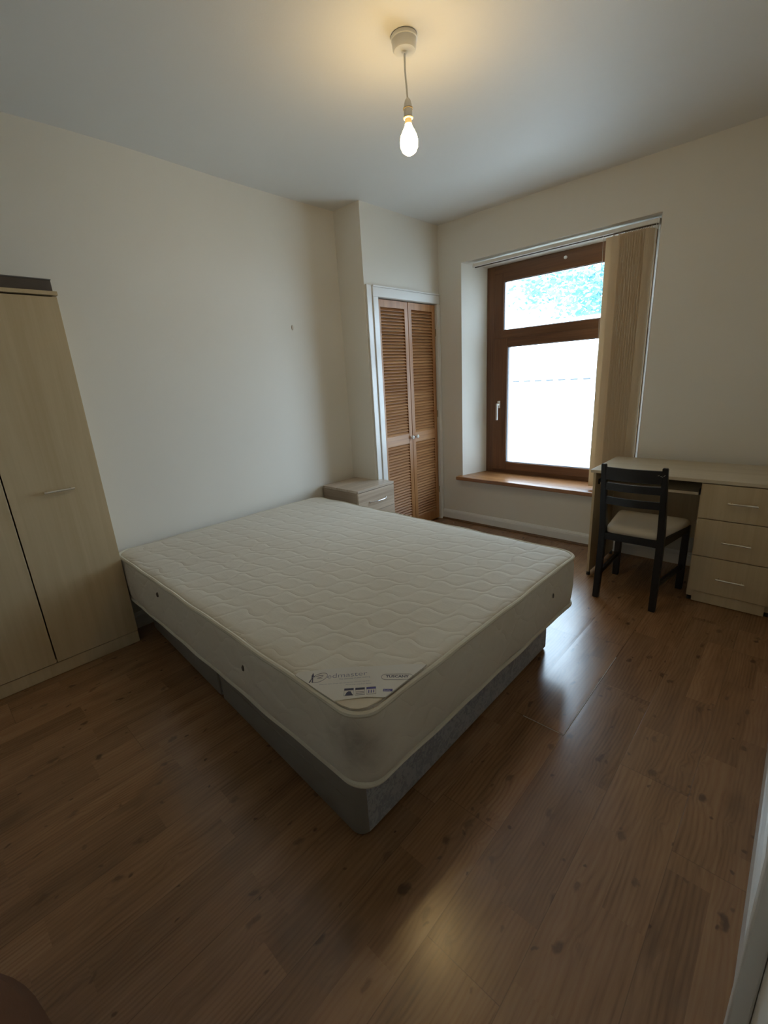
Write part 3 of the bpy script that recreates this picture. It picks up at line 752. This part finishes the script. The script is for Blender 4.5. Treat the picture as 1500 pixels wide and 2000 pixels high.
obj('carcass', bm, wood('grey_oak_laminate_side', (0.30, 0.225, 0.16), (0.46, 0.37, 0.28), 0, 50, 0.4, 1.2), T)
for za, zb in ((0.376, bz-0.022), (0.214, 0.373), (0.052, 0.211)):
    d = boxo('drawer', (bx1-0.017, bx1, by0+0.002, by1-0.002, za, zb), M_oakgrey, T, bev=0.001)
    zc = (za+zb)/2-0.005; pts = []
    for i in range(13):
        t_ = i/12; pts.append((bx1+0.004+0.024*math.sin(PI*t_)**0.6, -1.160+0.180*t_, zc))
    bm = NB(); tube(bm, pts, 0.005, 10)
    for e in (pts[0], pts[-1]): tube(bm, [(bx1-0.001, e[1], zc), (bx1+0.006, e[1], zc)], 0.006, 10)
    obj('handle', bm, M_chrome, d, True)

# ------------------------------------------------------------------ desk
kx0, kx1, ky, kt = 1.840, 2.815, -0.561, 0.732
T = thing('desk', 'maple-effect desk with three drawers and a keyboard shelf, right of the window', 'desk', ((kx0+kx1)/2, ky/2, 0))
boxo('desktop', (kx0-0.003, kx1+0.02, ky-0.004, -0.040, kt-0.019, kt), M_maple_h, T, bev=0.002)
boxo('side_panel', (kx0+0.010, kx0+0.026, ky+0.012, -0.045, 0.026, kt-0.0195), M_maple_v, T)
boxo('modesty_panel', (kx0+0.0265, 2.424, -0.150, -0.135, 0.250, kt-0.020), M_maple_v, T)
tr = boxo('keyboard_shelf', (kx0+0.040, 2.410, -0.505, -0.170, 0.626, 0.642), M_maple_h, T)
boxo('shelf_runner', (kx0+0.0265, kx0+0.0395, -0.500, -0.175, 0.628, 0.66), M_blackpl, T, bev=0.001)
boxo('shelf_runner', (2.4105, 2.4235, -0.500, -0.175, 0.628, 0.66), M_blackpl, T, bev=0.001)
boxo('unit_body', (2.4245, kx1-0.004, ky+0.018, -0.045, 0.026, kt-0.0195), M_maple_v, T, bev=0.001)
for za, zb, hz_ in ((0.512, kt-0.025, 0.614), (0.291, 0.507, 0.391), (0.070, 0.286, 0.171)):
    d = boxo('drawer', (2.430, kx1-0.006, ky, ky+0.0165, za, zb), M_maple_v, T, bev=0.001)
    bar_handle('handle', (2.568, ky, hz_), (2.672, ky, hz_), (0, -0.022, 0), d, 0.0052, M_nickel)
boxo('plinth', (2.454, kx1-0.030, ky+0.006, ky+0.0175, 0.004, 0.067), M_maple_v, T, bev=0.001)
for px, py in ((kx0+0.018, ky+0.03), (kx0+0.018, -0.07), (2.439, ky+0.032), (2.439, -0.07), (kx1-0.018, ky+0.032), (kx1-0.02, -0.07)):
    bm = NB(); lathe(bm, [(0, 0.0255), (0.011, 0.0255), (0.013, 0.0005), (0, 0.0005)], px, py, 14); obj('foot', bm, M_blackpl, T)

# ------------------------------------------------------------------ chair (seen from behind)
T = thing('chair', 'black-brown wooden chair with slatted back and beige seat pad, pushed up to the desk', 'chair', (2.18, -0.62, 0))
LT, RT = 2.004, 2.312
def rear_leg(xf, xt):
    bm = NB(); prof = [(-0.822, 0.0), (-0.785, 0.36), (-0.785, 0.45), (-0.858, 0.835)]
    wd = [0.034, 0.036, 0.036, 0.026]; dep = [0.032, 0.040, 0.040, 0.024]; rs = []
    for (y, z), w_, d_ in zip(prof, wd, dep):
        xx = xf+(xt-xf)*(z/0.835)
        rs.append([bm.verts.new((xx+a*w_/2, y+b*d_/2, z)) for a, b in ((-1, -1), (1, -1), (1, 1), (-1, 1))])
    for A, B in zip(rs, rs[1:]):
        for i in range(4): j = (i+1) % 4; bm.faces.new((A[i], A[j], B[j], B[i]))
    bm.faces.new(rs[0]); bm.faces.new(rs[-1])
    bmesh.ops.bevel(bm, geom=list(bm.edges), offset=0.003, segments=2, affect='EDGES')
    return bm
obj('leg', rear_leg(2.006, LT), M_black, T, True); obj('leg', rear_leg(2.312, 2.303), M_black, T, True)
FLX, FRX = 1.999, 2.366
for px in (FLX, FRX):
    bm = NB(); beam(bm, (px, -0.418, 0.0), (px, -0.418, 0.412), 0.036, 0.036, 0.003); obj('leg', bm, M_black, T)
def slat(z, h, bow, th=0.014):
    bm = NB(); n = 14; f = (z-0.45)/(0.835-0.45); yb_ = -0.785-0.073*f
    A = []
    xa, xb = 2.018, 2.292
    for i in range(n+1):
        t_ = i/n; x = xa+(xb-xa)*t_; y = yb_-bow*math.sin(PI*t_)
        lean = -0.19*h/2
        A.append([bm.verts.new((x, y-th/2-lean*-1, z-h/2)), bm.verts.new((x, y+th/2-lean*-1, z-h/2)), bm.verts.new((x, y+th/2+lean, z+h/2)), bm.verts.new((x, y-th/2+lean, z+h/2))])
    for P_, Q_ in zip(A, A[1:]):
        for i in range(4): j = (i+1) % 4; bm.faces.new((P_[i], P_[j], Q_[j], Q_[i]))
    bm.faces.new(A[0]); bm.faces.new(A[-1])
    return obj('back_slat', bm, M_black, T, True)
slat(0.783, 0.070, 0.018); slat(0.706, 0.042, 0.018); slat(0.620, 0.042, 0.018)
bm = NB()
beam(bm, (2.018, -0.788, 0.392), (2.300, -0.788, 0.392), 0.020, 0.042, 0.002, Vector((0, 1, 0)))
beam(bm, (FLX+0.015, -0.414, 0.392), (FRX-0.015, -0.414, 0.392), 0.020, 0.042, 0.002, Vector((0, 1, 0)))
beam(bm, (2.006, -0.775, 0.392), (FLX, -0.43, 0.392), 0.020, 0.042, 0.002)
beam(bm, (2.309, -0.775, 0.392), (FRX, -0.43, 0.392), 0.020, 0.042, 0.002)
obj('seat_frame', bm, M_black, T)
for xa, xb in ((2.006, FLX), (2.311, FRX)):
    bm = NB(); beam(bm, (xa, -0.800, 0.150), (xb, -0.43, 0.150), 0.016, 0.030, 0.002); obj('stretcher', bm, M_black, T)
# seat pad: rounded trapezoid, domed
def padring(ins, z):
    c = [(2.298, -0.792), (2.384, -0.402), (1.981, -0.402), (2.020, -0.792)]
    cen = Vector((sum(p[0] for p in c)/4, sum(p[1] for p in c)/4)); r = 0.035; out = []
    for k in range(4):
        p = Vector(c[k]); a = (Vector(c[k-1])-p).normalized(); b = (Vector(c[(k+1) % 4])-p).normalized()
        for i in range(7):
            t_ = i/6; q = (1-t_)**2*(p+a*r)+2*t_*(1-t_)*p+t_*t_*(p+b*r)
            d = (cen-q); q = q+d.normalized()*ins; out.append(bm.verts.new((q.x, q.y, z)))
    return out
bm = NB(); rs = [padring(i_, z_) for i_, z_ in ((0.006, 0.4125), (0.0, 0.420), (-0.002, 0.432), (0.003, 0.444), (0.018, 0.453), (0.05, 0.459), (0.11, 0.463))]
for A, B in zip(rs, rs[1:]):
    for i in range(len(A)): j = (i+1) % len(A); bm.faces.new((A[i], A[j], B[j], B[i]))
bm.faces.new(rs[0]); bm.faces.new(rs[-1])
obj('seat', bm, M_seat, T, True)['label'] = 'beige fabric seat pad'
bm = NB()
for (x, z, a) in ((2.274, 0.794, 0.3), (2.303, 0.797, 0.9), (2.290, 0.790, -0.4)):
    y = -0.785-0.073*(z-0.45)/0.385
    tube(bm, [(x-0.006*math.cos(a), y-0.0135-0.001, z-0.006*math.sin(a)), (x+0.006*math.cos(a), y-0.0150, z+0.004*math.sin(a))], 0.0012, 5)
obj('paint_chip', bm, plain('bare_chip', (0.6, 0.57, 0.52), 0.7), T)

# ------------------------------------------------------------------ vertical blind drawn to the right
T = thing('vertical_blind', 'cream fabric vertical blind gathered at the right of the window, hanging from a white headrail', 'blind', (1.27, 0.045, 2.21))
hr = boxo('headrail', (0.606, 1.930, 0.028, 0.070, 2.190, 2.2145), M_white, T, bev=0.003)
bm = NB(); box(bm, 0.608, 1.928, 0.042, 0.056, 2.184, 2.1895); obj('track_slot', bm, M_tuft, hr)
boxo('end_cap', (0.598, 0.606, 0.026, 0.072, 2.186, 2.2165), M_white, hr, bev=0.002)
boxo('end_cap', (1.930, 1.938, 0.026, 0.072, 2.186, 2.2165), M_white, hr, bev=0.002)
def slat_mesh():
    bm = NB(); z0_, z1_ = 0.475, 2.172; wd_ = 0.089; n = 6; A = []; B = []
    for i in range(n+1):
        t_ = i/n-0.5; bow = -0.0045*math.cos(PI*t_)
        A.append((bm.verts.new((t_*wd_, bow, z0_)), bm.verts.new((t_*wd_, bow, z1_))))
        B.append((bm.verts.new((t_*wd_, bow+0.0007, z0_)), bm.verts.new((t_*wd_, bow+0.0007, z1_))))
    for i in range(n):
        bm.faces.new((A[i][0], A[i+1][0], A[i+1][1], A[i][1])); bm.faces.new((B[i][0], B[i][1], B[i+1][1], B[i+1][0]))
        bm.faces.new((A[i][0], B[i][0], B[i+1][0], A[i+1][0])); bm.faces.new((A[i][1], A[i+1][1], B[i+1][1], B[i][1]))
    for k in (0, n): bm.faces.new((A[k][0], A[k][1], B[k][1], B[k][0]))
    box(bm, -wd_/2, wd_/2, -0.0006, 0.0036, z0_-0.001, z0_+0.028, bev=0.0004, seg=1)
    bmesh.ops.recalc_face_normals(bm, faces=bm.faces)
    me = bpy.data.meshes.new('slat'); bm.to_mesh(me); bm.free(); me.materials.append(M_slat)
    return me
sm = slat_mesh()
xs = [(1.668, 24), (1.702, 34)]+[(1.742+0.0150*k, 58+(k % 2)*3) for k in range(11)]
for (x, ang) in xs:
    s_ = bpy.data.objects.new('slat', sm); C.objects.link(s_); s_.parent = T
    s_.location = Vector((x, 0.049, 0))-Vector((1.27, 0.045, 2.21)); s_.rotation_euler = (0, 0, math.radians(ang))
bm = NB()
for (x, ang) in []: box(bm, x-0.004, x+0.004, 0.045, 0.053, 2.170, 2.185)
bm.free()
for (x, ang) in xs: boxo('slat_carrier', (x-0.004, x+0.004, 0.045, 0.053, 2.170, 2.185), M_white, T, bev=0.0)
bm = NB(); tube(bm, [(1.925, 0.020, 2.19), (1.927, 0.015, 1.2), (1.925, 0.018, 0.80)], 0.0018, 6)
tube(bm, [(1.612, 0.020, 2.184), (1.640, -0.010, 1.4), (1.655, -0.035, 0.70)], 0.0013, 6)
obj('control_cord', bm, M_white, T)

# ------------------------------------------------------------------ pendant lamp
lx, ly = 1.500, -1.876
T = thing('pendant_lamp', 'white ceiling pendant with a bare glowing bulb on a short flex', 'lamp', (lx, ly, H))
bm = NB(); lathe(bm, [(0.0, H-0.0005), (0.047, H-0.0005), (0.049, H-0.004), (0.049, H-0.012), (0.046, H-0.014), (0.043, H-0.040), (0.039, H-0.045), (0.012, H-0.047), (0.009, H-0.052), (0.0, H-0.052)], lx, ly, 40)
obj('ceiling_rose', bm, M_white, T, True)
bm = NB(); tube(bm, [(lx, ly, H-0.05), (lx-0.001, ly, 2.46), (lx+0.003, ly+0.001, 2.41), (lx+0.006, ly+0.001, 2.365)], 0.0034, 10); obj('flex', bm, M_white, T, True)
bx, by = lx+0.006, ly+0.001
bm = NB(); lathe(bm, [(0.0, 2.372), (0.006, 2.370), (0.011, 2.364), (0.0155, 2.350), (0.0165, 2.338), (0.0165, 2.306), (0.0, 2.306)], bx, by, 28); hd = obj('lamp_holder', bm, M_white, T, True)
for z_ in (2.338, 2.309):
    bm = NB(); tube(bm, [(bx+0.0172*math.cos(2*PI*i/24), by+0.0172*math.sin(2*PI*i/24), z_) for i in range(24)], 0.0022, 6, closed=True); obj('ring', bm, M_brass, hd, True)
bm = NB(); lathe(bm, [(0.0, 2.305), (0.0125, 2.304), (0.013, 2.290), (0.0, 2.290)], bx, by, 24); bc = obj('bulb_cap', bm, plain('warm_bulb_neck', (0.62, 0.50, 0.32), 0.4), T, True)
bm = NB(); pr = [(0.0, 2.2895), (0.0125, 2.289), (0.0145, 2.282), (0.0220, 2.269), (0.0305, 2.252), (0.0345, 2.234), (0.0335, 2.216), (0.0265, 2.201), (0.0145, 2.192), (0.0, 2.1895)]
lathe(bm, pr, bx, by, 32); obj('bulb', bm, M_bulb, T, True)

bm = NB(); vs = lathe(bm, [(0, 0.004), (0.008, 0.0035), (0.013, 0.001), (0.014, -0.002)], 0, 0, 18)
for v in vs: v.co = Vector((0.003+v.co.z, -1.398+v.co.x*0.7, 1.746+v.co.y*1.3))
tag(obj('filler_patch', bm, plain('grey_filler', (0.68, 0.64, 0.56), 0.8, bmp=0.3, bscale=90), None, True), 'small oval filler mark standing proud on the bare left wall above the bed', 'wall mark')

# ------------------------------------------------------------------ unidentified brown shape just in the frame, modelled as a round footstool
T = thing('brown_shape', 'unidentified brown shape at the bottom left edge of the view, modelled as a round footstool', 'brown_shape', (2.03, -3.866, 0))
bm = NB(); pr = [(0.0, 0.012), (0.26, 0.012), (0.285, 0.03), (0.298, 0.10), (0.300, 0.30), (0.296, 0.36), (0.280, 0.39), (0.24, 0.402), (0.10, 0.408), (0.0, 0.409)]
lathe(bm, pr, 2.03, -3.866, 56); obj('shape_cover', bm, M_shape, T, True)
bm = NB(); lathe(bm, [(0, 0.0115), (0.2, 0.0115), (0.2, 0.0005), (0, 0.0005)], 2.03, -3.866, 32); obj('base', bm, M_blackpl, T)

# ------------------------------------------------------------------ outside
bm = NB(); box(bm, -30, 30, 0.5, 60, -3.2, -3.0); struct('ground', bm, plain('pale_paving', (0.55, 0.54, 0.50), 0.8, var=0.1))
T = thing('outbuilding', 'white rendered building with a pale tiled roof, outside the window', 'building', (-2, 7, -3.0))
M_render = plain('white_render', (0.80, 0.79, 0.77), 0.9, var=0.03)
boxo('wall', (-9.0, 1.5, 6.0, 9.0, -3.0, 1.10), M_render, T, bev=0.0)
bm = NB()
A_ = [(-9.2, 5.8, 1.14), (1.7, 5.8, 1.14), (1.7, 9.2, 2.6), (-9.2, 9.2, 2.6)]
v1 = [bm.verts.new(p) for p in A_]; v2 = [bm.verts.new((p[0], p[1], p[2]-0.04)) for p in A_]
bm.faces.new(v1); bm.faces.new(v2[::-1])
for i in range(4): bm.faces.new((v2[i], v2[(i+1) % 4], v1[(i+1) % 4], v1[i]))
M_tile = plain('pale_roof_tile', (0.72, 0.70, 0.66), 0.8, var=0.05)
obj('roof', bm, M_tile, T)
M_eave = plain('grey_eaves_tile', (0.045, 0.05, 0.055), 0.8)
for k in range(18, 44): boxo('eaves_tile', (-9.1+k*0.245, -9.1+k*0.245+0.13, 5.74, 5.84, 1.115, 1.145), M_eave, T, bev=0.01)
def leaf_tree(name, cx, cy, cz, rx, rz, n, label, seed, col):
    random.seed(seed)
    T = thing(name, label, 'tree', (cx, cy, -3.0))
    bm = NB(); tube(bm, [(cx, cy, -3.0), (cx+0.1, cy, 0.0), (cx, cy, cz)], 0.16, 10); obj('trunk', bm, plain('bark', (0.10, 0.085, 0.07), 0.9), T, True)
    bm = NB()
    cl = [(Vector((random.gauss(0, .5), random.gauss(0, .45), random.gauss(0, .5)))) for _ in range(34)]
    for k in range(n):
        c = random.choice(cl); p = c+Vector((random.gauss(0, .16), random.gauss(0, .16), random.gauss(0, .14)))
        p = Vector((cx+p.x*rx, cy+p.y*rx, cz+p.z*rz)); s = random.uniform(0.07, 0.14)
        a = Vector((random.uniform(-1, 1), random.uniform(-1, 1), random.uniform(-.5, .5))).normalized(); b = a.orthogonal().normalized()
        b = Matrix.Rotation(random.uniform(0, 2*PI), 3, a) @ b
        bm.faces.new([bm.verts.new(p+a*s), bm.verts.new(p+b*s*.45), bm.verts.new(p-a*s), bm.verts.new(p-b*s*.45)])
    m = plain('pale_sky_lit_leaves_'+str(seed), col, 0.7, var=0.2)
    fo = obj('foliage', bm, m, T)
    return T
leaf_tree('leafy_tree', -1.6, 12.5, 4.9, 2.6, 2.3, 9000, 'leafy blue-green tree seen through the top pane, beyond the pale roof', 3, (0.12, 0.29, 0.34))
leaf_tree('leafy_tree', -13.5, 23.0, 5.6, 3.2, 2.6, 7000, 'paler distant tree at the left of the top pane', 5, (0.35, 0.52, 0.48))
